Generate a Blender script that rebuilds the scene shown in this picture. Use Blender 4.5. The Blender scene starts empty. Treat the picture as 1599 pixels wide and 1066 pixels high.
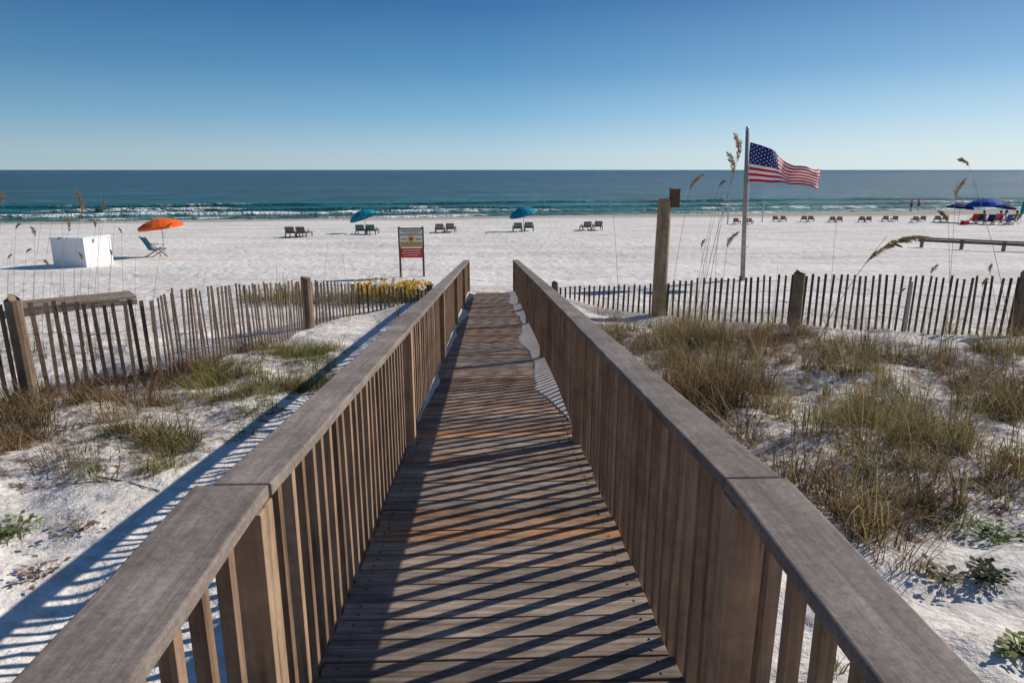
import bpy, math, random
from mathutils import Vector, Matrix, noise
random.seed(7)
R=math.radians
col=bpy.context.scene.collection
# ---------------------------------------------------------------- camera
CAM=Vector((0,0,5.5)); PIT=R(14.1); YAW=R(1.8)
cp,sp,cy,sy=math.cos(PIT),math.sin(PIT),math.cos(YAW),math.sin(YAW)
FW=Vector((sy*cp,cy*cp,-sp)); RT=Vector((cy,-sy,0)); UP=Vector((sy*sp,cy*sp,cp))
def W(px,py,d): return CAM+d*(FW+RT*((px-799.5)/1066)-UP*((py-533)/1066))
def WY(px,py,Y):
    r=FW+RT*((px-799.5)/1066)-UP*((py-533)/1066); return CAM+r*(Y/r.y)
cd=bpy.data.cameras.new('camera'); cam=bpy.data.objects.new('camera',cd); col.objects.link(cam)
cam.location=CAM; cam.rotation_euler=(R(90)-PIT,0,-YAW); cd.lens=24; cd.sensor_width=36; cd.clip_start=.05; cd.clip_end=80000
bpy.context.scene.camera=cam
# ---------------------------------------------------------------- terrain
def lerp(t,pts):
    if t<=pts[0][0]: return pts[0][1]
    for (a,b),(c,d) in zip(pts,pts[1:]):
        if t<=c: return b+(d-b)*(t-a)/(c-a)
    return pts[-1][1]
def shore(x): return 84+.16*max(-90,min(400,x))
def deckz(y): return 3.74 if y<1.69 else 3.74-.0945*(y-1.69)
PROF=[(-60,3.6),(-5,3.3),(0,3.15),(3.4,2.92),(8,2.50),(11,2.25),(15,2.03),(19.5,2.03),(27,1.8)]
def nz(x,y,s,o=0): return noise.noise(Vector((x*s,y*s,o)))
MOUNDS=[(2.6,8.2,1.0,.30),(5.2,8.8,1.3,.32),(3.9,11.6,1.3,.38),(7.6,10.8,1.6,.42),(4.1,6.2,.9,.18),(-4.0,10.6,1.0,.22),(-6.4,8.4,1.6,.10),(-3.1,8.6,.8,.16),(9.5,8.5,1.5,.3),(6.0,12.8,1.2,.22)]
def T(x,y):
    if y<27: z=lerp(y,PROF)
    else:
        s=(y-27)/(shore(x)-27)
        z=1.8*(1-s) if s<1 else max(-6,-.035*(y-shore(x)))
    ax=abs(x)
    w=max(0,min(1,(17.5-y)/4))
    if w>0 and ax<60:
        z+=w*(.22*nz(x,y,.45,3)+.12*nz(x,y,1.3,5)+.045*nz(x,y,3.5,9)+.014*nz(x,y,9,2))
        for mx_,my_,r_,h_ in MOUNDS:
            q=((x-mx_)**2+(y-my_)**2)/(r_*r_)
            if q<8: z+=w*h_*math.exp(-q)
    z+=.24*math.exp(-((ax-1.6)/.9)**2)*max(0,min(1,(y-8)/4))*max(0,min(1,(19.2-y)/2))
    if 15<y<80 and ax<90:
        k=min(1,(y-15)/4)*min(1,(80-y)/10)
        z+=k*(.09*nz(x,y,.22,8)+.05*nz(x*.6,y,1.0,4)+.02*nz(x,y,3,4))
    if ax<1.3 and y<19.6:
        z=min(z,deckz(y)-.17 if ax<.9 else deckz(y)-.17+(ax-.9)*.8)
    return z
def ground(px,py,lift=0):
    d=1.5; st=.25
    while d<400:
        p=W(px,py,d)
        if p.z<T(p.x,p.y): break
        d+=st
        if d>30: st=.5
    a,b=d-st,d
    for _ in range(12):
        m=(a+b)/2; p=W(px,py,m)
        if p.z<T(p.x,p.y): b=m
        else: a=m
    p=W(px,py,b); return Vector((p.x,p.y,T(p.x,p.y)+lift))
# ---------------------------------------------------------------- helpers
class MB:
    def __init__(s): s.v=[]; s.f=[]; s.c=[]; s.mi=[]
    def add(s,vs,fs,c=(1,1,1),m=0):
        o=len(s.v); s.v+= [tuple(v) for v in vs]; s.f+=[tuple(i+o for i in f) for f in fs]
        if isinstance(c,list): s.c+=c
        else: s.c+=[c]*len(vs)
        s.mi+=[m]*len(fs)
    def box(s,c,size,rot=None,col=(1,1,1),m=0):
        x,y,z=size[0]/2,size[1]/2,size[2]/2
        vs=[Vector((i*x,j*y,k*z)) for k in(-1,1) for j in(-1,1) for i in(-1,1)]
        if rot is not None: vs=[rot@v for v in vs]
        c=Vector(c); vs=[v+c for v in vs]
        s.add(vs,[(0,2,3,1),(4,5,7,6),(0,1,5,4),(2,6,7,3),(0,4,6,2),(1,3,7,5)],col,m)
    def beam(s,p0,p1,w,h,col=(1,1,1),m=0,up=(0,0,1)):
        p0=Vector(p0);p1=Vector(p1);d=(p1-p0);L=d.length;d.normalize()
        u=Vector(up)
        if abs(d.dot(u))>.98: u=Vector((0,1,0))
        x=d.cross(u).normalized(); z=x.cross(d).normalized()
        rot=Matrix((x,d,z)).transposed()
        s.box((p0+p1)/2,(w,L,h),rot,col,m)
    def tube(s,pts,rad,n=8,col=(1,1,1),m=0,cap=True):
        pts=[Vector(p) for p in pts]
        if not isinstance(rad,(list,tuple)): rad=[rad]*len(pts)
        vs=[];fs=[]
        for i,p in enumerate(pts):
            d=(pts[min(i+1,len(pts)-1)]-pts[max(i-1,0)]).normalized()
            u=Vector((0,0,1)) if abs(d.z)<.9 else Vector((0,1,0))
            x=d.cross(u).normalized(); y=d.cross(x).normalized()
            for k in range(n):
                a=2*math.pi*k/n; vs.append(p+rad[i]*(math.cos(a)*x+math.sin(a)*y))
        for i in range(len(pts)-1):
            for k in range(n):
                a=i*n+k;b=i*n+(k+1)%n; fs.append((a,b,b+n,a+n))
        if cap:
            fs.append(tuple(range(n))[::-1]); fs.append(tuple(range((len(pts)-1)*n,len(pts)*n)))
        s.add(vs,fs,col,m)
    def blade(s,p,az,lean,L,w,c0,c1,n=4,droop=1.2):
        q=Vector(p); d=Vector((math.cos(az),math.sin(az),0)); side=Vector((-d.y,d.x,0))
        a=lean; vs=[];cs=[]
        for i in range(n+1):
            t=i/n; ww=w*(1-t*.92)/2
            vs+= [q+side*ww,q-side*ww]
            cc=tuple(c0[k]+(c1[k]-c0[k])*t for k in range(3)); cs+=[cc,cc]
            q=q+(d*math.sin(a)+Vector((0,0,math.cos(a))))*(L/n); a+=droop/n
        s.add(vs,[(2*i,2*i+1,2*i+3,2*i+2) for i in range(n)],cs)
    def build(s,name,mats,parent=None,smooth=False,bevel=0,loc=None):
        me=bpy.data.meshes.new(name); me.from_pydata(s.v,[],s.f); me.update()
        at=me.color_attributes.new('Col','FLOAT_COLOR','POINT')
        buf=[]
        for c in s.c: buf+= [c[0],c[1],c[2],1]
        at.data.foreach_set('color',buf)
        if not isinstance(mats,(list,tuple)): mats=[mats]
        for m in mats: me.materials.append(m)
        if any(s.mi): me.polygons.foreach_set('material_index',s.mi)
        if smooth: me.polygons.foreach_set('use_smooth',[True]*len(me.polygons))
        o=bpy.data.objects.new(name,me); col.objects.link(o)
        if parent: o.parent=parent
        if loc: o.location=loc
        if bevel:
            b=o.modifiers.new('bevel','BEVEL'); b.width=bevel; b.segments=2; b.limit_method='ANGLE'
        return o
def tag(o,label=None,cat=None,group=None,kind=None):
    if label:o['label']=label
    if cat:o['category']=cat
    if group:o['group']=group
    if kind:o['kind']=kind
    return o
def empty(name,loc=(0,0,0),rz=0,label=None,cat=None,group=None):
    o=bpy.data.objects.new(name,None); col.objects.link(o); o.location=loc; o.rotation_euler=(0,0,rz); o.empty_display_size=.2
    return tag(o,label,cat,group)
def copy_tree(o,parent=None):
    c=o.copy(); col.objects.link(c); c.parent=parent
    for ch in [k for k in bpy.data.objects if k.parent==o]: copy_tree(ch,c)
    return c
# ---------------------------------------------------------------- materials
def newmat(name,rough=.8,spec=.3):
    m=bpy.data.materials.new(name); m.use_nodes=True; nt=m.node_tree; b=nt.nodes['Principled BSDF']
    b.inputs['Roughness'].default_value=rough; b.inputs['Specular IOR Level'].default_value=spec
    return m,nt,b
def N(nt,t,**k):
    n=nt.nodes.new(t)
    for a,v in k.items():
        if a in n.inputs: n.inputs[a].default_value=v
        else: setattr(n,a,v)
    return n
def math_(nt,op,a,b=None,c=None,clamp=False):
    n=nt.nodes.new('ShaderNodeMath'); n.operation=op; n.use_clamp=clamp
    for i,x in enumerate((a,b,c)):
        if x is None: continue
        if isinstance(x,(int,float)): n.inputs[i].default_value=x
        else: nt.links.new(x,n.inputs[i])
    return n.outputs[0]
def mixc(nt,f,a,b,mode='MIX'):
    n=nt.nodes.new('ShaderNodeMix'); n.data_type='RGBA'; n.blend_type=mode
    for i,x in ((0,f),(6,a),(7,b)):
        if isinstance(x,(int,float)): n.inputs[i].default_value=x
        elif isinstance(x,tuple): n.inputs[i].default_value=(*x,1) if len(x)==3 else x
        else: nt.links.new(x,n.inputs[i])
    return n.outputs[2]
def ramp(nt,fac,stops):
    n=nt.nodes.new('ShaderNodeValToRGB'); nt.links.new(fac,n.inputs[0]); e=n.color_ramp.elements
    while len(e)<len(stops): e.new(.5)
    for i,(p,c) in enumerate(stops):
        e[i].position=p; e[i].color=(*c,1) if isinstance(c,tuple) else (c,c,c,1)
    return n.outputs[0]
def bump(nt,b,h,strength,dist):
    n=nt.nodes.new('ShaderNodeBump'); n.inputs['Strength'].default_value=strength; n.inputs['Distance'].default_value=dist
    nt.links.new(h,n.inputs['Height']); nt.links.new(n.outputs[0],b.inputs['Normal'])
def wood(name,dark,mid,light,sc,attr=False,knots=True,rough=.8,bs=.5):
    m,nt,b=newmat(name,rough,.25)
    tc=N(nt,'ShaderNodeTexCoord'); mp=N(nt,'ShaderNodeMapping'); nt.links.new(tc.outputs['Object'],mp.inputs[0]); mp.inputs['Scale'].default_value=sc
    oi=N(nt,'ShaderNodeObjectInfo'); at=N(nt,'ShaderNodeAttribute',attribute_name='Col')
    sepc=N(nt,'ShaderNodeSeparateColor'); nt.links.new(at.outputs['Color'],sepc.inputs[0])
    rnd=math_(nt,'MULTIPLY',oi.outputs['Random'],57.)
    rnd2=math_(nt,'MULTIPLY',sepc.outputs[2],91.) 
    tot=math_(nt,'ADD',rnd,rnd2)
    va=N(nt,'ShaderNodeVectorMath',operation='ADD'); nt.links.new(mp.outputs[0],va.inputs[0]); nt.links.new(tot,va.inputs[1])
    n1=N(nt,'ShaderNodeTexNoise',Scale=1.,Detail=6.,Roughness=.6,Distortion=.6); nt.links.new(va.outputs[0],n1.inputs['Vector'])
    c=ramp(nt,n1.outputs[0],[(.25,dark),(.5,mid),(.78,light)])
    n2=N(nt,'ShaderNodeTexNoise',Scale=3.5,Detail=5.,Roughness=.75); nt.links.new(tc.outputs['Object'],n2.inputs['Vector'])
    c=mixc(nt,1.,c,ramp(nt,n2.outputs[0],[(.3,.55),(.7,1.2)]),'MULTIPLY')
    if knots:
        vo=N(nt,'ShaderNodeTexVoronoi',Scale=.9); nt.links.new(va.outputs[0],vo.inputs['Vector'])
        c=mixc(nt,ramp(nt,vo.outputs['Distance'],[(.05,.75),(.16,0.)]),c,tuple(x*.35 for x in dark))
    if attr=='deck':
        n3=N(nt,'ShaderNodeTexNoise',Scale=.35,Detail=4.,Roughness=.7); nt.links.new(va.outputs[0],n3.inputs['Vector'])
        wp=math_(nt,'MULTIPLY',ramp(nt,n3.outputs[0],[(.42,.15),(.60,1.)]),sepc.outputs[1])
        c=mixc(nt,wp,c,mixc(nt,1.,c,(1.8,1.05,.52),'MULTIPLY'))
        mp2=N(nt,'ShaderNodeMapping'); nt.links.new(va.outputs[0],mp2.inputs[0]); mp2.inputs['Scale'].default_value=(.6,2.6,1)
        n4=N(nt,'ShaderNodeTexNoise',Scale=1.,Detail=3.,Roughness=.6); nt.links.new(mp2.outputs[0],n4.inputs['Vector'])
        c=mixc(nt,ramp(nt,n4.outputs[0],[(.32,.8),(.41,0.)]),c,tuple(x*.3 for x in dark))
    if attr=='r' and name=='handrail_wood':
        n5=N(nt,'ShaderNodeTexNoise',Scale=60.,Detail=4.,Roughness=.8); nt.links.new(tc.outputs['Object'],n5.inputs['Vector'])
        c=mixc(nt,1.,c,ramp(nt,n5.outputs[0],[(.35,.72),(.62,1.12)]),'MULTIPLY')
    vmul=math_(nt,'MULTIPLY_ADD',oi.outputs['Random'],.45,.78)
    c=mixc(nt,1.,c,vmul,'MULTIPLY')
    if attr: c=mixc(nt,1.,c,math_(nt,'MULTIPLY',sepc.outputs[0],1.),'MULTIPLY')
    nt.links.new(c,b.inputs['Base Color'])
    bump(nt,b,n1.outputs[0],bs,.004)
    return m
def plain(name,c,rough=.7,spec=.3,var=.15,scale=6.,metal=0,bs=0):
    m,nt,b=newmat(name,rough,spec)
    tc=N(nt,'ShaderNodeTexCoord'); n=N(nt,'ShaderNodeTexNoise',Scale=scale,Detail=5.); nt.links.new(tc.outputs['Object'],n.inputs['Vector'])
    nt.links.new(mixc(nt,n.outputs[0],tuple(x*(1-var) for x in c),tuple(min(1,x*(1+var)) for x in c)),b.inputs['Base Color'])
    b.inputs['Metallic'].default_value=metal
    if bs: bump(nt,b,n.outputs[0],bs,.01)
    return m
M={}
M['deck']=wood('deck_wood',(.12,.088,.07),(.33,.255,.20),(.56,.45,.36),(1.6,42,42),attr='deck',bs=1.)
M['cap']=wood('handrail_wood',(.22,.172,.145),(.31,.252,.215),(.41,.335,.29),(30,1.6,30),attr='r',knots=False,rough=.8,bs=.8)
M['post']=wood('post_wood',(.17,.105,.06),(.36,.24,.15),(.50,.36,.24),(26,26,1.4),bs=.6)
M['baluster']=wood('baluster_wood',(.13,.078,.046),(.29,.185,.118),(.42,.29,.19),(30,30,1.6),bs=.6)
M['picket']=wood('picket_wood',(.06,.038,.027),(.12,.08,.057),(.20,.14,.10),(30,30,2),attr='r',knots=False)
M['piling']=wood('piling_wood',(.27,.175,.095),(.50,.35,.20),(.64,.48,.30),(14,14,1),knots=False)
M['darkpile']=wood('dark_fence_post_wood',(.09,.06,.04),(.19,.13,.085),(.29,.21,.14),(14,14,1),knots=False)
M['mast']=wood('weathered_mast_wood',(.28,.23,.18),(.46,.39,.32),(.6,.53,.45),(20,20,1),knots=False)
M['oldboard']=wood('weathered_board',(.12,.09,.065),(.25,.19,.145),(.36,.29,.22),(2,18,18),attr='r')
def foliage(name,trans=.3):
    m,nt,b=newmat(name,.75,.15)
    at=N(nt,'ShaderNodeAttribute',attribute_name='Col'); g=N(nt,'ShaderNodeNewGeometry'); n=N(nt,'ShaderNodeTexNoise',Scale=2.5,Detail=3.)
    nt.links.new(g.outputs['Position'],n.inputs['Vector'])
    c=mixc(nt,1.,at.outputs['Color'],ramp(nt,n.outputs[0],[(.3,.7),(.7,1.3)]),'MULTIPLY')
    nt.links.new(c,b.inputs['Base Color'])
    if trans:
        tr=N(nt,'ShaderNodeBsdfTranslucent'); nt.links.new(c,tr.inputs[0]); mx=N(nt,'ShaderNodeMixShader'); mx.inputs[0].default_value=trans
        nt.links.new(b.outputs[0],mx.inputs[1]); nt.links.new(tr.outputs[0],mx.inputs[2]); nt.links.new(mx.outputs[0],nt.nodes['Material Output'].inputs[0])
    return m
M['grass']=foliage('dune_grass_blades',.35)
def sand_mat():
    m,nt,b=newmat('beach_sand',.95,.1)
    g=N(nt,'ShaderNodeNewGeometry'); P=g.outputs['Position']
    def no(sc,det=4,ro=.55,vec=P):
        n=N(nt,'ShaderNodeTexNoise',Scale=sc,Detail=float(det),Roughness=ro); nt.links.new(vec,n.inputs['Vector']); return n.outputs[0]
    mp=N(nt,'ShaderNodeMapping'); nt.links.new(P,mp.inputs[0]); mp.inputs['Scale'].default_value=(.12,1,1); mp.inputs['Rotation'].default_value=(0,0,.06)
    c=mixc(nt,no(.8),(.68,.62,.56),(.80,.745,.685))
    c=mixc(nt,1.,c,ramp(nt,no(4,5,.65),[(.3,.86),(.6,1.03)]),'MULTIPLY')
    st=no(.45,5,.6,mp.outputs[0]); c=mixc(nt,1.,c,ramp(nt,st,[(.36,.84),(.6,1.05)]),'MULTIPLY')
    at=N(nt,'ShaderNodeAttribute',attribute_name='Col'); s=N(nt,'ShaderNodeSeparateColor'); nt.links.new(at.outputs['Color'],s.inputs[0])
    fine=no(40,3,.8); fm=math_(nt,'MULTIPLY',ramp(nt,fine,[(.64,0.),(.73,.8)]),math_(nt,'MINIMUM',math_(nt,'MULTIPLY',s.outputs[0],3.),1.)); c=mixc(nt,fm,c,(.22,.17,.13))
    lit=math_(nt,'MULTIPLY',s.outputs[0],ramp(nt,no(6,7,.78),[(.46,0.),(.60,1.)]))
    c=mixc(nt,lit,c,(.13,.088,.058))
    c=mixc(nt,s.outputs[1],c,(.36,.28,.21))
    nt.links.new(c,b.inputs['Base Color'])
    v=N(nt,'ShaderNodeTexVoronoi',Scale=1.9); nt.links.new(P,v.inputs['Vector'])
    h=math_(nt,'ADD',math_(nt,'MULTIPLY',ramp(nt,v.outputs['Distance'],[(0,0.),(.35,1.)]),.55),math_(nt,'MULTIPLY',no(2.2,6,.6),1.3))
    h=math_(nt,'ADD',h,math_(nt,'MULTIPLY',st,1.6))
    h=math_(nt,'ADD',h,math_(nt,'MULTIPLY',no(14,4,.6),.28))
    bump(nt,b,h,.85,.085)
    return m
M['sand']=sand_mat()
def spill_mat():
    m,nt,b=newmat('spilled_sand',.95,.1)
    g=N(nt,'ShaderNodeNewGeometry'); n=N(nt,'ShaderNodeTexNoise',Scale=12.,Detail=6.); nt.links.new(g.outputs['Position'],n.inputs['Vector'])
    nt.links.new(mixc(nt,n.outputs[0],(.42,.36,.31),(.66,.60,.54)),b.inputs['Base Color']); bump(nt,b,n.outputs[0],.4,.015); return m
M['spill']=spill_mat()
def sea_mat():
    m,nt,b=newmat('sea_water',.3,.16); b.inputs['IOR'].default_value=1.33
    g=N(nt,'ShaderNodeNewGeometry'); P=g.outputs['Position']
    at=N(nt,'ShaderNodeAttribute',attribute_name='Col'); s=N(nt,'ShaderNodeSeparateColor'); nt.links.new(at.outputs['Color'],s.inputs[0])
    mp=N(nt,'ShaderNodeMapping'); nt.links.new(P,mp.inputs[0]); mp.inputs['Scale'].default_value=(.3,1,1)
    def no(sc,det=5,ro=.6,vec=mp.outputs[0]):
        n=N(nt,'ShaderNodeTexNoise',Scale=sc,Detail=float(det),Roughness=ro); nt.links.new(vec,n.inputs['Vector']); return n.outputs[0]
    base=ramp(nt,s.outputs[1],[(0,(.001,.042,.074)),(.08,(.001,.066,.085)),(.3,(.002,.105,.105)),(.6,(.012,.15,.125)),(1,(.12,.23,.16))])
    base=mixc(nt,1.,base,ramp(nt,no(.03,6,.7),[(.3,.6),(.7,1.35)]),'MULTIPLY')
    base=mixc(nt,1.,base,ramp(nt,no(.05,7,.85,P),[(.38,.35),(.62,1.6)]),'MULTIPLY')
    base=mixc(nt,1.,base,ramp(nt,no(.006,8,.85,P),[(.38,.6),(.62,1.35)]),'MULTIPLY')
    base=mixc(nt,1.,base,ramp(nt,no(.35,6,.75),[(.32,.4),(.68,1.6)]),'MULTIPLY')
    fo=math_(nt,'MULTIPLY',s.outputs[0],ramp(nt,no(1.6,6,.75),[(.40,.0),(.56,1.)]),clamp=True)
    fo=ramp(nt,fo,[(.15,0.),(.5,1.)])
    wc=math_(nt,'MULTIPLY',ramp(nt,no(.22,7,.8),[(.67,0.),(.73,.8)]),math_(nt,'SUBTRACT',1.,s.outputs[1],clamp=True))
    fo2=math_(nt,'MAXIMUM',fo,wc)
    c=mixc(nt,fo2,base,(.82,.84,.84)); nt.links.new(c,b.inputs['Base Color'])
    nt.links.new(math_(nt,'MULTIPLY_ADD',fo2,.6,.22),b.inputs['Roughness'])
    h=math_(nt,'ADD',math_(nt,'MULTIPLY',no(.45,6,.65),1.),math_(nt,'MULTIPLY',no(2.2,4,.6),.3))
    h=math_(nt,'ADD',h,math_(nt,'MULTIPLY',no(.05,7,.8,P),3.))
    bump(nt,b,h,1.,1.5)
    return m
M['sea']=sea_mat()
M['white']=plain('painted_white_panel',(.78,.77,.74),.6,.3,.05)
M['orange']=plain('orange_canvas',(.85,.13,.02),.8,.1,.1)
M['teal']=plain('teal_canvas',(.01,.22,.30),.8,.1,.12)
M['blue']=plain('blue_canvas',(.02,.08,.35),.8,.1,.1)
M['navy']=plain('navy_canvas',(.012,.025,.10),.8,.1,.1)
M['green']=plain('dark_green_sling',(.03,.10,.09),.8,.1,.1)
M['brown']=plain('brown_plastic_wood',(.13,.095,.07),.7,.2,.2)
M['pole']=plain('grey_painted_pole',(.55,.53,.48),.5,.3,.12)
M['metal']=plain('dull_metal',(.35,.34,.32),.4,.5,.15,metal=.7)
M['wire']=plain('rusty_wire',(.12,.08,.06),.6,.3,.3)
M['fred']=plain('flag_red',(.62,.02,.035),.8,.1,.08)
M['fwhite']=plain('flag_white',(.82,.80,.78),.8,.1,.05)
M['fblue']=plain('flag_blue',(.02,.03,.16),.8,.1,.08)
M['sred']=plain('sign_red',(.62,.05,.045),.5,.3,.1)
M['scream']=plain('sign_cream',(.78,.70,.54),.5,.3,.05)
M['swhite']=plain('sign_white',(.85,.83,.78),.5,.3,.05)
M['syellow']=plain('sign_yellow',(.72,.50,.12),.5,.3,.08)
M['sdark']=plain('sign_dark',(.09,.055,.035),.5,.3,.1)
M['sorange']=plain('sign_dark_red',(.42,.07,.03),.5,.3,.08)
M['signpost']=plain('sign_post_brown',(.15,.09,.055),.8,.2,.25)
M['skin']=plain('skin',(.45,.25,.17),.6,.3,.06)
M['hair']=plain('hair_brown',(.06,.035,.02),.8,.2,.2)
M['pink']=plain('pink_cloth',(.65,.12,.18),.8,.1,.1)
M['redc']=plain('red_cloth',(.55,.03,.03),.8,.1,.1)
M['plume']=foliage('sea_oat_seed',.25)
# ---------------------------------------------------------------- grass regions
def inpoly(x,y,P):
    c=False; j=len(P)-1
    for i in range(len(P)):
        if (P[i][1]>y)!=(P[j][1]>y) and x<(P[j][0]-P[i][0])*(y-P[i][1])/(P[j][1]-P[i][1])+P[i][0]: c=not c
        j=i
    return c
def wpoly(pts): return [tuple(ground(*p)[:2]) for p in pts]
RG=wpoly([(900,500),(1090,512),(1300,532),(1500,545),(1760,525),(1950,640),(1760,850),(1599,790),(1450,850),(1330,850),(1180,740),(1040,640),(930,560)])
LG=wpoly([(-250,600),(0,625),(120,600),(250,585),(400,545),(535,545),(520,600),(440,660),(330,710),(250,745),(60,765),(-250,810)])
# ---------------------------------------------------------------- ground sheet
def axis(segs):
    out=[segs[0][0]]
    for a,b,st in segs:
        n=max(1,round((b-a)/st)); out+=[a+(b-a)*(i+1)/n for i in range(n)]
    return out
xs=[-30000,-9000,-3000,-1000,-500]+axis([(-300,-100,25),(-100,-40,3),(-40,-14,1),(-14,-9,.25),(-9,9,.1),(9,14,.25),(14,40,.6),(40,100,3),(100,300,25)])+[500,1000,3000,9000,30000]
ys=[-300,-100,-40,-20,-10]+axis([(-5,1,.3),(1,15,.1),(15,24,.2),(24,60,.4),(60,110,.8),(110,200,10)])+[400,1000,3000,9000,30000,45000]
mb=MB()
nx=len(xs)
vs=[];cs=[]
for y in ys:
    for x in xs:
        vs.append((x,y,T(x,y)))
        g=0
        if y<20 and (inpoly(x,y,RG) or inpoly(x,y,LG)): g=1
        elif y<17 and abs(x)>1: g=.28
        d=y-shore(x)+3*nz(x,y,.08,6); k=9+max(0,min(8,x*.15)); wet=max(0,min(1,(d+k)/6))
        cs.append((g,wet*.9,0))
fs=[(j*nx+i,j*nx+i+1,(j+1)*nx+i+1,(j+1)*nx+i) for j in range(len(ys)-1) for i in range(nx-1)]
mb.add(vs,fs,cs)
tag(mb.build('beach_sand',M['sand'],smooth=True),'white sand beach and low dunes sloping to the water','beach',kind='structure')
# ---------------------------------------------------------------- sea
CREST=[(2.5,.2,1.2),(9.5,.42,1.15),(19,.6,.75),(34,.6,.35)]
mb=MB(); vs=[];cs=[]
yr=axis([(55,150,.35)]); q=150.
while q<40000: q*=1.045; yr.append(q)
NC=380
for y in yr:
    for i in range(NC+1):
        t=-1.25+2.5*i/NC; x=t*(y+6)
        d=y-shore(x); z=0;f=0
        if d<80:
            for k,(dc,h,am) in enumerate(CREST):
                o=dc+2.6*nz(x,k*40,.045)+.8*nz(x,k*30,.2,2)
                a=max(0,am*(.36+1.6*nz(x,k*17.,.035,7)+.8*nz(x,k*9.,.15,1)))
                a=min(1,a); e=d-o
                z+=h*(.35+.65*a)*(math.exp(-(e/.6)**2) if e<0 else math.exp(-(e/2.2)**2))
                f=max(f,a*(math.exp(-(e/.4)**2) if e>0 else math.exp(-(e/(.8 if k else 1.2))**2)))
            f=max(f,math.exp(-((d-.2)/.6)**2)*.8)
        z+=.10*nz(x*.4,y,.25,4)*min(1,max(0,d)/8)
        vs.append((x,y,z)); cs.append((min(1,f),(math.exp(-max(0,d)/26)*.8+.15*math.exp(-max(0,d)/150)) if d<900 else 0,0))
fs=[(j*(NC+1)+i,j*(NC+1)+i+1,(j+1)*(NC+1)+i+1,(j+1)*(NC+1)+i) for j in range(len(yr)-1) for i in range(NC)]
mb.add(vs,fs,cs)
tag(mb.build('sea',M['sea'],smooth=True),'teal sea with lines of small breaking waves','sea',kind='structure')
# ---------------------------------------------------------------- boardwalk
bw=empty('boardwalk',(.02,0,0),0,'weathered wooden boardwalk ramp with picket handrails leading down to the beach','boardwalk')
mb=MB(); y=-1.4; pw=.139
while y<19.45:
    yc=y+pw/2; z=deckz(yc)-.019; ang=0 if yc<1.69 else -math.atan(.0945)
    b=random.uniform(.5,1.2); o=random.random(); o=min(1,(o-.4)*2.2) if o>.4 else 0
    ex=random.uniform(-.008,.008); w2=pw-random.uniform(-.001,.008)
    rot=Matrix.Rotation(ang+random.uniform(-.014,.014),3,'X')@Matrix.Rotation(random.uniform(-.0035,.0035),3,'Z')
    n=11; v=[]; sd_=random.random()*50; cup=random.uniform(-.002,.003)
    for k in range(n+1):
        x=-.665+1.33*k/n; wv=.003*nz(x*2,sd_,1); e1=.0022*nz(x*7,sd_,1,3); e2=.0022*nz(x*7,sd_,1,5)
        for (yy,zz) in ((-w2/2+e1,-.019),(w2/2+e2,-.019),(w2/2+e2,.019+cup),(0,.019-cup),(-w2/2+e1,.019+cup)):
            v.append(rot@Vector((x,yy,zz+wv))+Vector((ex,yc,z+0)))
    f=[]
    for k in range(n):
        for e in range(5): f.append((k*5+e,(k+1)*5+e,(k+1)*5+(e+1)%5,k*5+(e+1)%5))
    f+=[(0,1,2,3,4),(n*5+4,n*5+3,n*5+2,n*5+1,n*5)]
    mb.add(v,f,(b,o,random.random()))
    y+=.1455
mb.build('deck',M['deck'],bw,bevel=.003)
mb=MB(); y=-1.4
while y<9:
    yc=y+pw/2
    for x in (-.6,.6):
        for dy in (-.035,.035):
            mb.tube([(x+random.uniform(-.012,.012),yc+dy,deckz(yc+dy)-.002),(x,yc+dy,deckz(yc+dy)+.004)],.0045,6,(1,1,1))
    y+=.1455
mb.build('deck_screw',M['sdark'],bw)['kind']='stuff'
for s in (-1,1):
    mb=MB()
    mb.beam((s*.60,-1.4,3.74-.175),(s*.60,1.69,3.74-.175),.038,.23)
    mb.beam((s*.60,1.692,3.74-.175),(s*.60,19.4,deckz(19.4)-.175),.038,.23)
    mb.build('stringer',M['post'],bw)
PY=[-1.3,1.69,5.0,8.6,12.2,15.8,19.35]
bal0=None; post0=None; farb=MB()
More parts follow.
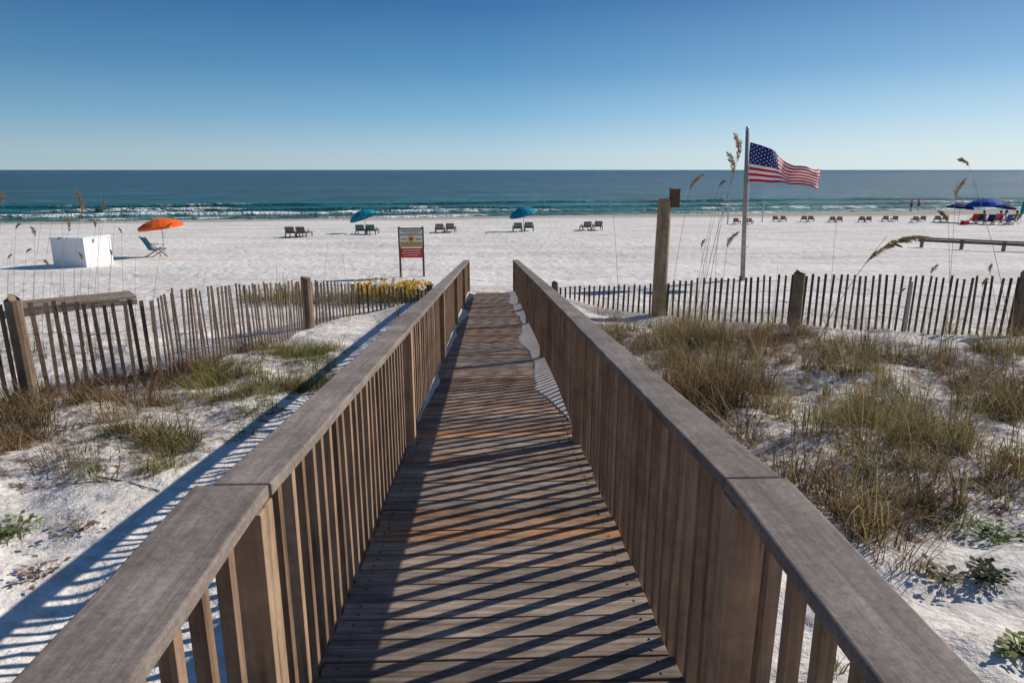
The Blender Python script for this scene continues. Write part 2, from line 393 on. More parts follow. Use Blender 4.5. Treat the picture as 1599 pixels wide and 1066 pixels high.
for s in (-1,1):
    mb=MB()
    for i,(a,b) in enumerate(zip(PY,PY[1:])):
        a2,b2=a+(.004 if i else 0),b
        if i==len(PY)-2: b2=19.5
        za,zb=deckz(a2)+.931,deckz(b2)+.931
        if i==0: za=zb=3.74+.931
        t=random.uniform(.86,1.1)
        off=.004*random.uniform(-1,1); wd=(.195 if s<0 else .172) if i==0 else .158
        xc=s*(.612+wd/2)
        n=24; v=[]
        for k in range(n+1):
            u=k/n; yy=a2+(b2-.001-a2)*u; zz=za+(zb-za)*u
            jx=.003*nz(yy*3,s*7+i,1); jz=.0025*nz(yy*2,s*3+i,1,4)
            v+=[(xc+off+jx-wd/2,yy,zz-.019+jz),(xc+off+jx+wd/2,yy,zz-.019+jz),(xc+off+jx+wd/2,yy,zz+.019+jz),(xc+off+jx-wd/2,yy,zz+.019+jz)]
        f=[]
        for k in range(n):
            for e in range(4): f.append((k*4+e,k*4+(e+1)%4,(k+1)*4+(e+1)%4,(k+1)*4+e))
        f+=[(3,2,1,0),(n*4,n*4+1,n*4+2,n*4+3)]
        mb.add(v,f,(t,0,random.random()))
    hr=mb.build('handrail',M['cap'],bw,bevel=.006)
    mb=MB()
    for i,(a,b) in enumerate(zip(PY,PY[1:])):
        mb.beam((s*.732,a+.047,deckz(a+.047)+.894),(s*.732,b-.047,deckz(b-.047)+.894),.034,.03)
    mb.build('under_rail',M['post'],hr,bevel=.002)
    for y in PY:
        if post0 is None:
            m2=MB(); m2.box((0,0,.15),(.094,.1,1.52)); post0=m2.build('post',M['post'],hr,bevel=.004); o=post0
        else:
            o=post0.copy(); col.objects.link(o); o.parent=hr
        o.location=(s*.662,y-(.03 if y==1.69 else 0),deckz(y)-.001-(.008 if y<2 else 0))
    for i,(a,b) in enumerate(zip(PY,PY[1:])):
        sp_=.15 if i==0 else .132
        n=int((b-a-.1)/sp_); st=(b-a)/(n+1)
        for k in range(n):
            y=a+st*(k+1)+random.uniform(-.006,.006)
            if y<8.4:
                if bal0 is None:
                    m2=MB(); m2.box((0,0,.38),(.038,.038,1.08)); bal0=m2.build('baluster',M['baluster'],hr,bevel=.002); o=bal0
                else:
                    o=bal0.copy(); col.objects.link(o); o.parent=hr
                o.location=(s*.693,y,deckz(y)); o.rotation_euler=(random.uniform(-.008,.008),0,random.choice((0,math.pi/2,math.pi)))
            else:
                farb.box((s*.693,y,deckz(y)+.38),(.038,.038,1.08),None,(1,1,random.random()))
o=farb.build('baluster',M['baluster'],bw); o['kind']='stuff'
for s in (-1,1):
    mb=MB(); vs=[];cs=[];n=260;k=10
    for j in range(n+1):
        y=5.6+(19.5-5.6)*j/n
        w=(.17+.22*nz(y,s*5,.45)+.08*nz(y,s*9,1.5,3)+.015*nz(y,s*9,5,3)) if s>0 else (.07+.22*nz(y,s*5,.5,8)+.07*nz(y,s*9,1.5,3)+.015*nz(y,s*9,5,3))
        w*=min(1,(y-5.6)/1.2)
        if y>16: w+=(y-16)*.05
        w=max(.012,min(.6,w))
        for i in range(k+1):
            t=i/k; x=s*(.668-w*t)
            h=.008+.05*(1-t)**1.2*min(1,w/.2)+.004*nz(x*9,y*6,1)
            if i==k: h=-.006
            vs.append((x+.02,y,deckz(y)+h)); cs.append((1,1,1))
    fs=[(j*(k+1)+i,j*(k+1)+i+1,(j+1)*(k+1)+i+1,(j+1)*(k+1)+i) for j in range(n) for i in range(k)]
    mb.add(vs,fs,cs)
    tag(mb.build('sand_drift',M['spill'],smooth=True),'sand blown over the %s edge of the boardwalk deck'%('right' if s>0 else 'left'),'sand',kind='stuff')
# ---------------------------------------------------------------- sand fences
def fence(pl,label,posts,pitch=.17,pm='piling'):
    root=empty('sand_fence',(0,0,0),0,label,'fence')
    P=[Vector((W(a[0],500,a[1]).x,W(a[0],500,a[1]).y,0)) for a in pl]
    Z=[]
    for a,p in zip(pl,P): Z.append(WY(a[0],a[2],p.y).z)
    L=[0]
    for a,b in zip(P,P[1:]): L.append(L[-1]+(b-a).length)
    def at(s):
        for i in range(len(P)-1):
            if s<=L[i+1]:
                t=(s-L[i])/(L[i+1]-L[i]); return P[i]+(P[i+1]-P[i])*t,(P[i+1]-P[i]).normalized(),Z[i]+(Z[i+1]-Z[i])*t
        return P[-1],(P[-1]-P[-2]).normalized(),Z[-1]
    s=.05; i=0; wires=[[],[],[],[]]
    lean=0; pitch=max(pitch,(L[-1]-.1)/99.5)
    while s<L[-1] and i<100:
        p,d,zt=at(s); z=T(p.x,p.y)
        h=max(.28,min(1.3,zt-z))+random.uniform(-.03,.03)
        lean=.8*lean+random.uniform(-.014,.014)
        q=Matrix.Rotation(math.atan2(d.y,d.x)+random.uniform(-.2,.2),3,'Z')@Matrix.Rotation(random.uniform(-.04,.04),3,'X')@Matrix.Rotation(lean+random.uniform(-.018,.018),3,'Y')
        m2=MB(); m2.box(q@Vector((0,0,h/2-.12)),(random.uniform(.042,.056),.013,h+.24),q,(random.uniform(.6,1.4),0,random.random()))
        m2.build('picket',M['picket'],root,loc=(p.x,p.y,z))
        for w,fr in enumerate((.22,.45,.68,.9)):
            wires[w].append((p.x+d.y*.012,p.y-d.x*.012,z+h*fr+random.uniform(-.006,.006)))
        s+=pitch*random.uniform(.9,1.1); i+=1
    m2=MB()
    for w in wires: m2.tube(w,.0035,4)
    m2.build('wire',M['wire'],root)
    for px,d,yt,r in posts:
        g=W(px,500,d); z=T(g.x,g.y); h=max(.4,WY(px,yt,g.y).z-z)
        m2=MB()
        m2.tube([(0,0,-.3),(0,0,h*.5),(random.uniform(-.015,.015),0,h-.01),(random.uniform(-.015,.015),0,h)],[r*1.03,r,r*.96,r*.85],12)
        m2.build('fence_post',M[pm] if r>.05 else M['metal'],root,smooth=False,loc=(g.x,g.y,z))
    return root
fence([(-60,8.2,482),(20,8.6,474),(120,9.2,464),(250,10.0,454),(350,12.0,445),(490,15.6,438),(560,17.0,443),(690,18.6,456)],'brown slatted sand fence on the left of the boardwalk, curving away downhill',[(26,8.45,467,.095),(482,15.3,433,.12),(672,18.2,452,.08)],pitch=.118,pm='darkpile')
fence([(872,18.3,448),(1000,16.9,445),(1100,16.2,434),(1240,15.6,429),(1592,14.6,433),(1800,14.3,436)],'brown slatted sand fence on the right, below the flagpole',[(866,18.2,444,.09),(1241,15.4,426,.13),(1592,14.4,425,.13),(1415,14.9,440,.035)],pitch=.14,pm='darkpile')
# ---------------------------------------------------------------- grass
def tuft(mb,p,n,r,h,pal,spread=.5,w=.0095):
    la=random.uniform(0,6.3); lw=random.uniform(0,.5)
    for _ in range(n):
        a=random.uniform(0,2*math.pi); rr=r*math.sqrt(random.random())
        x=p[0]+rr*math.cos(a); y=p[1]+rr*math.sin(a); z=T(x,y)-.01
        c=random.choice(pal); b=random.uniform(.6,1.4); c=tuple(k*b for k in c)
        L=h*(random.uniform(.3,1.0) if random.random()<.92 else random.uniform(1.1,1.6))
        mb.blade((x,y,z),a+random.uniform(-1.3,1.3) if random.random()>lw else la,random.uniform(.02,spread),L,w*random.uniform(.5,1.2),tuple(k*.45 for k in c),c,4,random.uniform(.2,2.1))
GREEN=[(.25,.26,.07),(.33,.32,.09),(.18,.19,.055),(.42,.38,.13)]
STRAW=[(.52,.38,.17),(.42,.29,.13),(.58,.45,.23),(.33,.21,.10)]
BROWN=[(.24,.14,.075),(.17,.095,.055),(.34,.215,.115),(.12,.07,.042)]
LIME=[(.30,.35,.08),(.40,.41,.12),(.22,.27,.06)]
def region(P,n,f,lo=-.12,hi=.26):
    mb=MB(); x0=min(p[0] for p in P);x1=max(p[0] for p in P);y0=min(p[1] for p in P);y1=max(p[1] for p in P); k=0;t=0
    while k<n and t<n*80:
        t+=1; x=random.uniform(x0,x1);y=random.uniform(y0,y1)
        if not inpoly(x,y,P) or abs(x)<1.05: continue
        m=nz(x,y,.8,11)+.6*nz(x,y,2.0,12)
        if m<random.uniform(lo,hi): continue
        f(mb,x,y); k+=1
    return mb
def fr(mb,x,y):
    g=nz(x,y,.7,21)*1.5+random.uniform(-.2,.2)
    pal=GREEN+STRAW+STRAW[:2] if g>.12 else (STRAW+STRAW+BROWN if g>-.12 else BROWN+BROWN+STRAW)
    hh=random.uniform(.3,.7)+1.0*max(0,nz(x,y,.9,31))
    if y>11.5: hh*=.8
    tuft(mb,(x,y),46,random.uniform(.05,.17),hh,pal,.85)
def fl(mb,x,y):
    gr=x>-4.4
    pal=GREEN+LIME+[STRAW[0]] if (gr and random.random()<.7) else BROWN+BROWN+STRAW
    tuft(mb,(x,y),40,random.uniform(.05,.17),random.uniform(.22,.5) if gr else random.uniform(.2,.55),pal,1.1)
def tangle(mb,P,n,xr,yr_,hmax,pals):
    for _ in range(n):
        x=random.uniform(*xr);y=random.uniform(*yr_)
        if inpoly(x,y,P) and abs(x)>1.05 and nz(x,y,.8,11)+.3*nz(x,y,2.0,12)>-.1:
            c=random.choice(pals); b=random.uniform(.45,1.1); c=tuple(k*b for k in c)
            mb.blade((x,y,T(x,y)+hmax*random.random()**1.6),random.uniform(0,6.3),random.uniform(.9,1.5),random.uniform(.15,.55),.008,c,c,3,random.uniform(0,.9))
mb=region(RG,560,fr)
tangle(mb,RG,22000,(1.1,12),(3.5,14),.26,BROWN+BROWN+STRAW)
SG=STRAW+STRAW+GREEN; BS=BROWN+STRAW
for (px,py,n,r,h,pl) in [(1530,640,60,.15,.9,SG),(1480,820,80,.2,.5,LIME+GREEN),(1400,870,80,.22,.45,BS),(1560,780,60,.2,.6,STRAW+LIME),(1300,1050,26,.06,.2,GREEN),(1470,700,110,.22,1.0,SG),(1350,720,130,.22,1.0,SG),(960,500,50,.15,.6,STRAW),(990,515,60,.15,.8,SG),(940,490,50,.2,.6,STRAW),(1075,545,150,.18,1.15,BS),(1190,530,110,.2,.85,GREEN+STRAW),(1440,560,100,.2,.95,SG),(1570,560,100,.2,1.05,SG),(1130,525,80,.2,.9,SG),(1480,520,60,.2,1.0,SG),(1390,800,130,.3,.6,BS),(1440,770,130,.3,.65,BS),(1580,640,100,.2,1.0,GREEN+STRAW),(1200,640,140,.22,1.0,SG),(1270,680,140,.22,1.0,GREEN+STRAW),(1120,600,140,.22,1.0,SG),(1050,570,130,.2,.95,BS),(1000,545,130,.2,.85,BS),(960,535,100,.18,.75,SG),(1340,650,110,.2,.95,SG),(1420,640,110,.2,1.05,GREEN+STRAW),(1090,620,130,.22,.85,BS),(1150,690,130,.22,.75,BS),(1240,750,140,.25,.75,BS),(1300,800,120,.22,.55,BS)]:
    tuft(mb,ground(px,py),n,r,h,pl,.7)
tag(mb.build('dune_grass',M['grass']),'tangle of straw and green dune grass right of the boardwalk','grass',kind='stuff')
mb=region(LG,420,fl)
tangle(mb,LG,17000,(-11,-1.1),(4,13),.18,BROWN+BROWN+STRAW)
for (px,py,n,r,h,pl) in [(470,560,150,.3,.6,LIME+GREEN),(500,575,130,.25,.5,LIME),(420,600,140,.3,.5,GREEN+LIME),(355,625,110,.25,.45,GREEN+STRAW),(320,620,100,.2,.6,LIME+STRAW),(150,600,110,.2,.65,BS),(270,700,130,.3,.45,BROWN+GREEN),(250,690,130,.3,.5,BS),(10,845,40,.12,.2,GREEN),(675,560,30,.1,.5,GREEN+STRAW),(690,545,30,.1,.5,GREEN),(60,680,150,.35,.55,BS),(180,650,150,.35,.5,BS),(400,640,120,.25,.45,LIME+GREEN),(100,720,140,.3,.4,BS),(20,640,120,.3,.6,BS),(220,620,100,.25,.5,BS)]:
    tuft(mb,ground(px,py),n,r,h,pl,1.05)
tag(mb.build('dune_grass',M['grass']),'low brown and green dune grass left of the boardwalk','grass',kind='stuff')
mb=MB()
for _ in range(90):
    px=random.uniform(390,690); g=ground(px,random.uniform(460,478)-6*(px>560)); tuft(mb,g,34,.3,random.uniform(.4,.75),GREEN+STRAW+LIME,.9,.015)
tag(mb.build('dune_grass',M['grass']),'green grass on the hump behind the left sand fence','grass',kind='stuff')
root=empty('yellow_flower_bush',ground(612,472),0,'small bush covered in yellow flowers beside the left handrail','flowering plant')
mb=MB(); mb2=MB()
for _ in range(320):
    a=random.uniform(0,6.3);r=.75*math.sqrt(random.random()); p=(r*math.cos(a)*1.2,r*math.sin(a)*.7,-.05); L=random.uniform(.3,.65)
    mb.blade(p,a,.3,L,.016,(.08,.1,.03),(.2,.24,.06),3,.5)
    if random.random()<.6:
        q=(p[0]+math.cos(a)*L*.4,p[1]+math.sin(a)*L*.4,L*.85)
        for _ in range(3):
            mb2.box((q[0]+random.uniform(-.03,.03),q[1]+random.uniform(-.03,.03),q[2]+random.uniform(-.04,.04)),(.035,.035,.03),Matrix.Rotation(random.uniform(0,3),3,(1,.3,.5)),(.8,.52,.03))
mb.build('foliage',M['grass'],root); mb2.build('flowers',M['grass'],root)['kind']='stuff'
# ---------------------------------------------------------------- sea oats
def sea_oat(b,t,label,plume=.3,side=1,group=None,th=.005):
    pb=ground(*b); pt=WY(t[0],t[1],pb.y+random.uniform(-.15,.15))
    root=empty('sea_oat',pb,0,label,'sea oat',group)
    v=pt-pb; pts=[]
    for i in range(9):
        u=i/8; pts.append(Vector((v.x*u**1.6,v.y*u**1.6,v.z*u)))
    mb=MB(); mb.tube(pts,[th*(1-.6*i/8) for i in range(9)],5,(.42,.32,.18)); 
    for i in range(10):
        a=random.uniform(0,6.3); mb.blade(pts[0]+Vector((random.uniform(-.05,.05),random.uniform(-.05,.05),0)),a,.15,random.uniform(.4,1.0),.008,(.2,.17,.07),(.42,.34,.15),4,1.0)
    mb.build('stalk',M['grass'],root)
    if plume>0:
        mb=MB(); a=(pts[-1]-pts[-2]).normalized(); q=pts[-1]-a*plume*.45; n=34
        for i in range(n):
            f=i/(n-1); a=(a+Vector((side*.024,0,-.016-.026*f))).normalized(); q2=q+a*plume/n
            mb.tube([q,q2],th*.35,4,(.3,.2,.1))
            env=math.sin(math.pi*min(1,.12+f*.88))**.7
            for k in range(5):
                e=(a*1.1+Vector((side*random.uniform(-.5,.7),random.uniform(-.5,.5),-random.uniform(.0,.9)))).normalized()
                L=random.uniform(.035,.085)*env*(plume/.35)**.6; s0=q2+e*L*random.uniform(0,.3); s1=s0+e*L
                x=e.cross(Vector((random.uniform(-1,1),1,.2))).normalized()*L*.10
                mb.add([s0,s0+e*L*.5+x,s1,s0+e*L*.5-x],[(0,1,2,3)],random.choice([(.42,.29,.14),(.32,.2,.1),(.55,.41,.23),(.24,.14,.07)]))
            q=q2
        mb.build('seed_head',M['plume'],root)
G='thin sea oat stalks along the dunes'
sea_oat((1085,545),(1158,232),'tall bent sea oat whose seed head crosses the flagpole',.5,-1,th=.006)
sea_oat((1095,540),(1148,256),'sea oat with drooping head just left of the flagpole',.42,-1,th=.006)
sea_oat((1040,545),(1080,282),'upright sea oat with a brown head right of the tall piling',.4,1)
sea_oat((1255,600),(1385,368),'large leaning sea oat with the fullest straw seed head',1.05,1,th=.007)
sea_oat((1120,530),(1137,372),'short sea oat with small head between piling and flagpole',.4,1)
sea_oat((1470,560),(1492,295),'tall sea oat at far right rising against the sea',.35,1)
sea_oat((1475,545),(1480,335),'sea oat standing beside the tallest far right stalk',.3,-1)
sea_oat((1290,520),(1306,345),'bare thin sea oat right of the flagpole',0)
sea_oat((965,505),(955,312),'bare thin stalk left of the tall piling',0)
sea_oat((1580,700),(1510,250),'long thin sea oat arching left near the right edge',.14,-1,th=.004)
sea_oat((118,480),(130,318),'tallest left sea oat with a full head over the white box',.75,-1,th=.007)
sea_oat((95,475),(110,350),'shorter sea oat with head left of the white box',.5,-1,th=.006)
for i,(bx,by,tx,ty,pl) in enumerate([(0,560,6,310,.22),(30,560,25,352,.15),(60,540,55,362,.22),(80,520,90,372,.12),(150,560,165,322,.15),(175,545,182,330,0),(170,520,175,395,.15),(240,520,262,350,.15),(215,530,212,400,0),(310,520,322,425,0),(620,500,640,360,0),(505,500,512,380,0),(545,500,535,395,0),(40,545,42,390,.15),(130,540,128,400,.15),(20,540,12,400,.15),(100,540,75,410,.15),(55,550,68,330,0),(140,550,150,350,.15),(15,550,20,372,0),(200,540,190,360,.12),(70,560,82,340,0),(160,560,158,300,0),(110,560,98,320,0)]):
    sea_oat((bx,by),(tx,ty),'thin pale dune stalk rising above the left sand fence',pl,1 if i%2 else -1,group=G,th=.0045)
for i,(bx,by,tx,ty) in enumerate([(1110,530,1125,300),(1385,560,1405,455),(1205,520,1215,410),(1555,560,1545,420),(1340,560,1352,450),(1515,600,1535,440),(1090,540,1110,350),(1075,545,1125,285),(1080,540,1118,330),(1100,545,1095,380),(1180,560,1195,440),(1430,600,1455,420)]):
    sea_oat((bx,by),(tx,ty),'thin pale dune stalk rising above the right sand fence',.15 if i%2 else 0,1,group='thin sea oat stalks on the right dunes',th=.0045)
# ---------------------------------------------------------------- small leafy plants, twigs
def leafy(px,py,label,n=26,r=.16,c=(.12,.2,.04)):
    root=ground(px,py); mb=MB()
    mb.tube([(0,0,-.05),(0,0,.02)],.008,6,(.12,.09,.05))
    for _ in range(n*2):
        a=random.uniform(0,6.3); rr=r*random.random()**.7; h=random.uniform(.015,.09)
        p=Vector((rr*math.cos(a),rr*math.sin(a),h)); L=random.uniform(.03,.06); a2=a+random.uniform(-1,1)
        e=Vector((math.cos(a2),math.sin(a2),random.uniform(-.2,.5))).normalized(); x=Vector((-e.y,e.x,.1)).normalized()*L*.42
        b=random.uniform(.6,1.5); cc=tuple(k*b for k in c)
        mb.add([p,p+e*L*.4+x,p+e*L*.8+x*.5,p+e*L,p+e*L*.8-x*.5,p+e*L*.4-x],[(0,1,2,3,4,5)],cc)
        mb.tube([(0,0,.0),(p.x*.5,p.y*.5,h*.3),p],.0018,3,tuple(k*.7 for k in c))
    o=mb.build('leafy_plant',M['grass'],loc=root); tag(o,label,'plant')
leafy(1552,838,'low green leafy plant on sand beside the lower right grass',44,.2)
leafy(1590,722,'bright green leafy plant at right edge of the dune',60,.3,(.22,.34,.05))
leafy(1540,905,'dark leafy sprig on sand near the bottom right corner',40,.13,(.035,.05,.02))
leafy(1594,1020,'small leafy plant in the bottom right corner',30,.12,(.18,.22,.06))
leafy(18,832,'small leafy plant on sand at the left edge',40,.2,(.2,.25,.07))
leafy(60,905,'withered red leafed sprig on sand at lower left',14,.16,(.30,.2,.15))
leafy(120,830,'dry brown sprig on the sand below the left grass',14,.2,(.28,.2,.13))
leafy(1475,905,'dry sprig on sand between lower right plants',18,.14,(.18,.16,.06))
mb=MB()
a,b=ground(150,745,.01),ground(250,768,.012); mb.tube([a,(a+b)/2+Vector((0,0,.015)),b],[.007,.009,.004],6,(.34,.28,.22))
mb.tube([(a+b)/2,(a+b)/2+Vector((.2,.2,.02))],[.005,.002],5,(.34,.28,.22))
tag(mb.build('driftwood_stick',M['grass']),'thin forked stick lying on sand below the left grass','stick')
mb=MB()
for _ in range(520):
    s=random.choice((-1,1)); x=s*random.uniform(1.1,8); y=random.uniform(1,11); L=random.uniform(.02,.13); a=random.uniform(0,6.3)
    d=Vector((math.cos(a),math.sin(a),0))*L/2
    mb.tube([(x-d.x,y-d.y,T(x-d.x,y-d.y)+.004),(x,y,T(x,y)+.008),(x+d.x,y+d.y,T(x+d.x,y+d.y)+.004)],random.uniform(.001,.003),4,random.choice(BROWN+STRAW))
tag(mb.build('twig_litter',M['grass']),'twigs and dry bits scattered over the near sand','litter',kind='stuff')
# ---------------------------------------------------------------- piling with box, flagpole, sign
g=ground(1028,492); root=empty('wooden_piling',g,0,'tall round wooden piling with a small box on top, behind the right fence','post')
zt=WY(1030,310,g.y).z-g.z
mb=MB(); mb.tube([(0,0,-.4),(0,0,zt*.45),(.01,0,zt-.04),(.01,0,zt)],[.178,.168,.155,.14],20); mb.build('pile',M['piling'],root)
mb=MB(); mb.box((.235,0,zt),(.2,.24,.40)); mb.box((.235,0,zt+.212),(.24,.29,.024)); mb.box((.16,0,zt-.08),(.05,.1,.2)); mb.build('box',M['signpost'],root,bevel=.008)
mb=MB(); mb.box((.235,-.123,zt+.01),(.13,.006,.12)); mb.build('vent_plate',M['brown'],root)
g=ground(1160,437); root=empty('flagpole',g,0,'tall pale weathered flagpole standing behind the right sand fence','flagpole')
top=WY(1167,203,g.y)-g
mb=MB(); mb.tube([Vector((0,0,-.3)),top*.5,top],[.08,.07,.05],12); mb.build('mast',M['mast'],root,smooth=True)
mb=MB(); c=top+Vector((0,0,.05)); mb.tube([c+Vector((0,0,-.07)),c+Vector((0,0,-.03)),c,c+Vector((0,0,.04)),c+Vector((0,0,.055))],[.02,.05,.06,.04,.01],10); mb.build('finial',M['metal'],root,smooth=True)
mb=MB(); mb.tube([top+Vector((.055,-.02,-.05)),Vector((.08,-.03,1.1))],.006,4); mb.tube([Vector((.05,-.08,1.1)),Vector((.05,.0,1.1))],.015,6); mb.build('halyard',M['fwhite'],root)
gy=g.y
z0,z1=WY(1172,222,gy).z-g.z,WY(1172,284,gy).z-g.z; xh=WY(1170,240,gy).x-g.x; FL=WY(1279,265,gy).x-g.x-xh
def fp(u,v):
    tp=lerp(u,[(0,0),(.15,.08),(.35,.25),(.5,.44),(.65,.60),(.8,.64),(1,.68)])*(z0-z1)
    bt=lerp(u,[(0,0),(.25,.0),(.45,.03),(.7,.06),(.85,.11),(1,.17)])*(z0-z1)
    zt=z0-tp; zb=z1-bt
    zz=zb+(zt-zb)*v+.035*math.sin(u*17+v*2)*u
    yy=.18*math.sin(u*11+v*2.2)*min(1,u*4)+.06*math.sin(u*27-v*3)*u+.12*math.sin(v*6)*u
    return Vector((xh+FL*u+.03*math.sin(v*7)*u,yy,zz))
froot=empty('flag',g,0,'red white and blue flag with stars and stripes blowing from the flagpole','flag')
NU,NV=60,39; mb=MB()
vs=[fp(i/NU,j/NV) for j in range(NV+1) for i in range(NU+1)]
for j in range(NV):
    for i in range(NU):
        st=j//3; m=0 if st%2==0 else 1
        if i<NU*.4 and st>=6: m=2
        mb.f.append((j*(NU+1)+i,j*(NU+1)+i+1,(j+1)*(NU+1)+i+1,(j+1)*(NU+1)+i)); mb.mi.append(m)
mb.v=[tuple(v) for v in vs]; mb.c=[(1,1,1)]*len(vs)
mb.build('stripes',[M['fred'],M['fwhite'],M['fblue']],froot,smooth=True)
mb=MB()
for r in range(9):
    for c in range(11):
        if (r+c)%2: continue
        u=.4*(c+1)/12; v=6/13+7/13*(r+1)/10
        p=fp(u,v); du=(fp(u+.01,v)-p).normalized(); dv=(fp(u,v+.01)-p).normalized(); nn=du.cross(dv).normalized()
        for s in (-1,1):
            vs=[]
            for k in range(10):
                a=math.pi/2+k*math.pi/5; rr=.03 if k%2==0 else .012
                vs.append(p+nn*s*.006+du*rr*math.cos(a)+dv*rr*math.sin(a))
            mb.add(vs,[tuple(range(10))])
o=mb.build('stars',M['fwhite'],froot); o['kind']='stuff'
g=ground(644,432); root=empty('beach_sign',g,R(4),'two-post beach sign with yellow and cream board above a red board','sign')
for s in (-1,1):
    mb=MB(); mb.box((s*.40,.03,.72),(.07,.07,2.0)); mb.build('sign_post',M['signpost'],root,bevel=.004)
O=-.12
b=MB(); b.box((0,0,1.48+O),(.88,.03,.66)); ub=b.build('upper_board',M['sdark'],root,bevel=.006)
b=MB(); b.box((0,-.019,1.68+O),(.78,.006,.17)); b.build('cream_header',M['scream'],ub)
b=MB(); b.box((0,-.019,1.44+O),(.78,.006,.25)); b.build('yellow_field',M['scream'],ub)
b=MB(); b.box((0,-.019,1.235+O),(.78,.006,.11)); b.build('lower_band',M['syellow'],ub)
b=MB(); b.tube([(.0,-.022,1.44+O),(.0,-.027,1.44+O)],.12,20); o=b.build('round_emblem',M['syellow'],ub)
b=MB(); b.tube([(.0,-.028,1.43+O),(.0,-.032,1.43+O)],.065,14); b.build('emblem_centre',M['sorange'],root)
b=MB()
for k in range(9): b.box((-.30+.075*k,-.024,1.70+O),(.05,.004,.04))
for k in range(7): b.box((-.2+.07*k,-.024,1.635+O),(.04,.004,.02))
for k in range(11): b.box((-.33+.066*k,-.024,1.235+O),(.042,.004,.03))
for k in range(4):
    b.box((-.32+.045*k,-.024,1.42+O),(.03,.004,.04)); b.box((.18+.045*k,-.024,1.42+O),(.03,.004,.04))
b.build('lettering',M['sdark'],ub)
b=MB(); b.box((0,0,.83),(.74,.03,.34)); lb=b.build('lower_board',M['sred'],root,bevel=.006)
b=MB()
for k in range(8): b.box((-.26+.075*k,-.018,.92),(.052,.005,.03))
for k in range(10): b.box((-.3+.066*k,-.018,.83),(.045,.005,.025))
for k in range(9): b.box((-.22+.055*k,-.018,.75),(.036,.005,.02))
b.build('lettering',M['swhite'],lb)
# ---------------------------------------------------------------- low wooden barriers
def low_rail(p0,p1,h,n,label,w=.3,t=.07):
    root=empty('low_wooden_rail',p0,0,label,'low rail'); v=p1-p0
    v.z=0
    mb=MB()
    nb=max(1,round(w/.16)); dn=Vector((-v.y,v.x,0)).normalized()
    for k in range(nb):
        off=dn*((k-(nb-1)/2)*w/nb); mb.beam(off+Vector((0,0,h)),off+v+Vector((0,0,h)),w/nb-.008,t,(random.uniform(.9,1.25),0,random.random()))
    e=-dn*(w/2-.03)
    mb.beam(e+Vector((0,0,h-.12)),e+v+Vector((0,0,h-.12)),.04,.14,(.8,0,.7)); mb.build('top_board',M['oldboard'],root,bevel=.006)
    for i in range(n):
        q=v*((i+.12)/(n-.76)); zz=T(p0.x+q.x,p0.y+q.y)-p0.z
        mb=MB(); mb.box((q.x,q.y+.04,(h-.04+zz-.2)/2),(.13,.13,h-.04-zz+.2)); mb.build('leg',M['oldboard'],root,bevel=.005)
a=ground(1432,386); b=ground(1720,395); low_rail(a,b,.50,5,'long low wooden rail on short posts on the beach at far right')
a=W(20,472,17.0); b=W(208,462,18.6); a.z=T(a.x,a.y); b.z=T(b.x,b.y); low_rail(a,b,.20,4,'low weathered wooden platform behind the left sand fence',1.1,.06)
# ---------------------------------------------------------------- white box
g=ground(134,417); root=empty('storage_box',g+Vector((-.5,.8,0)),R(79),'large white beach storage box left of the orange umbrella','box')
mb=MB(); mb.box((0,0,.5),(1.42,1.42,1.16)); bd=mb.build('body',M['white'],root,bevel=.02)
mb=MB(); mb.box((0,0,1.11),(1.48,1.48,.06)); mb.build('lid',M['white'],root,bevel=.012)
mb=MB()
for s in (-1,1):
    for k in (-1,1): mb.box((s*.69,k*.69,.5),(.08,.08,1.15))
mb.build('corner_trim',M['white'],root,bevel=.006)
mb=MB(); mb.box((-.2,-.725,.98),(.08,.03,.12)); mb.build('latch',M['metal'],root)
# ---------------------------------------------------------------- umbrellas
def umbrella(g,H,rad,mat,tilt,taz,label,group=None,name='beach_umbrella',cone=.38):
    root=empty(name,g,0,label,'umbrella',group)
    t=Matrix.Rotation(taz,3,'Z')@Matrix.Rotation(tilt,3,'Y')@Matrix.Rotation(-taz,3,'Z')
    knee=Vector((0,0,H-cone*1.6-.05)); ax=t@Vector((0,0,1))
    top=knee+ax*(cone*1.6)
    mb=MB(); mb.tube([(0,0,-.3),knee,top],.022,8); mb.build('pole',M['pole'],root)
    mb=MB(); n=8; rings=[(0,.0),(.35,.12),(.7,.42),(1,.88)]; vs=[top+ax*.03]
    for rr,dz in rings[1:]:
        for k in range(n*2):
            a=math.pi*k/n; sc=1 if k%2==0 else .955; dz2=dz-(0 if k%2==0 else .04)
            vs.append(top+t@Vector((rad*rr*sc*math.cos(a),rad*rr*sc*math.sin(a),-dz2*cone)))
    fs=[(0,1+k,1+(k+1)%(2*n)) for k in range(2*n)]
    for r in range(2):
        for k in range(2*n): a=1+r*2*n+k;b=1+r*2*n+(k+1)%(2*n); fs.append((a,a+2*n,b+2*n,b))
    base=1+2*2*n; v0=len(vs)
    for k in range(2*n): vs.append(vs[base+k]-ax*(.13 if k%2 else .1))
    for k in range(2*n): fs.append((base+k,v0+k,v0+(k+1)%(2*n),base+(k+1)%(2*n)))
    mb.add(vs,fs); mb.build('canopy',mat,root)
    mb=MB()
    for k in range(n):
        a=2*math.pi*k/n; mb.tube([top-ax*.02,top+t@Vector((rad*.98*math.cos(a),rad*.98*math.sin(a),-.9*cone))],.006,4)
    mb.build('ribs',M['metal'],root)
    mb=MB(); mb.tube([top,top+ax*.12],[.02,.008],6); mb.build('tip',M['pole'],root)
    return root
umbrella(ground(258,401),1.78,1.0,M['orange'],R(7),R(200),'orange beach umbrella open beside the teal beach chair',cone=.36)
umbrella(ground(571,364),1.7,1.02,M['teal'],R(22),R(160),'teal beach umbrella left of the beach sign',cone=.5)
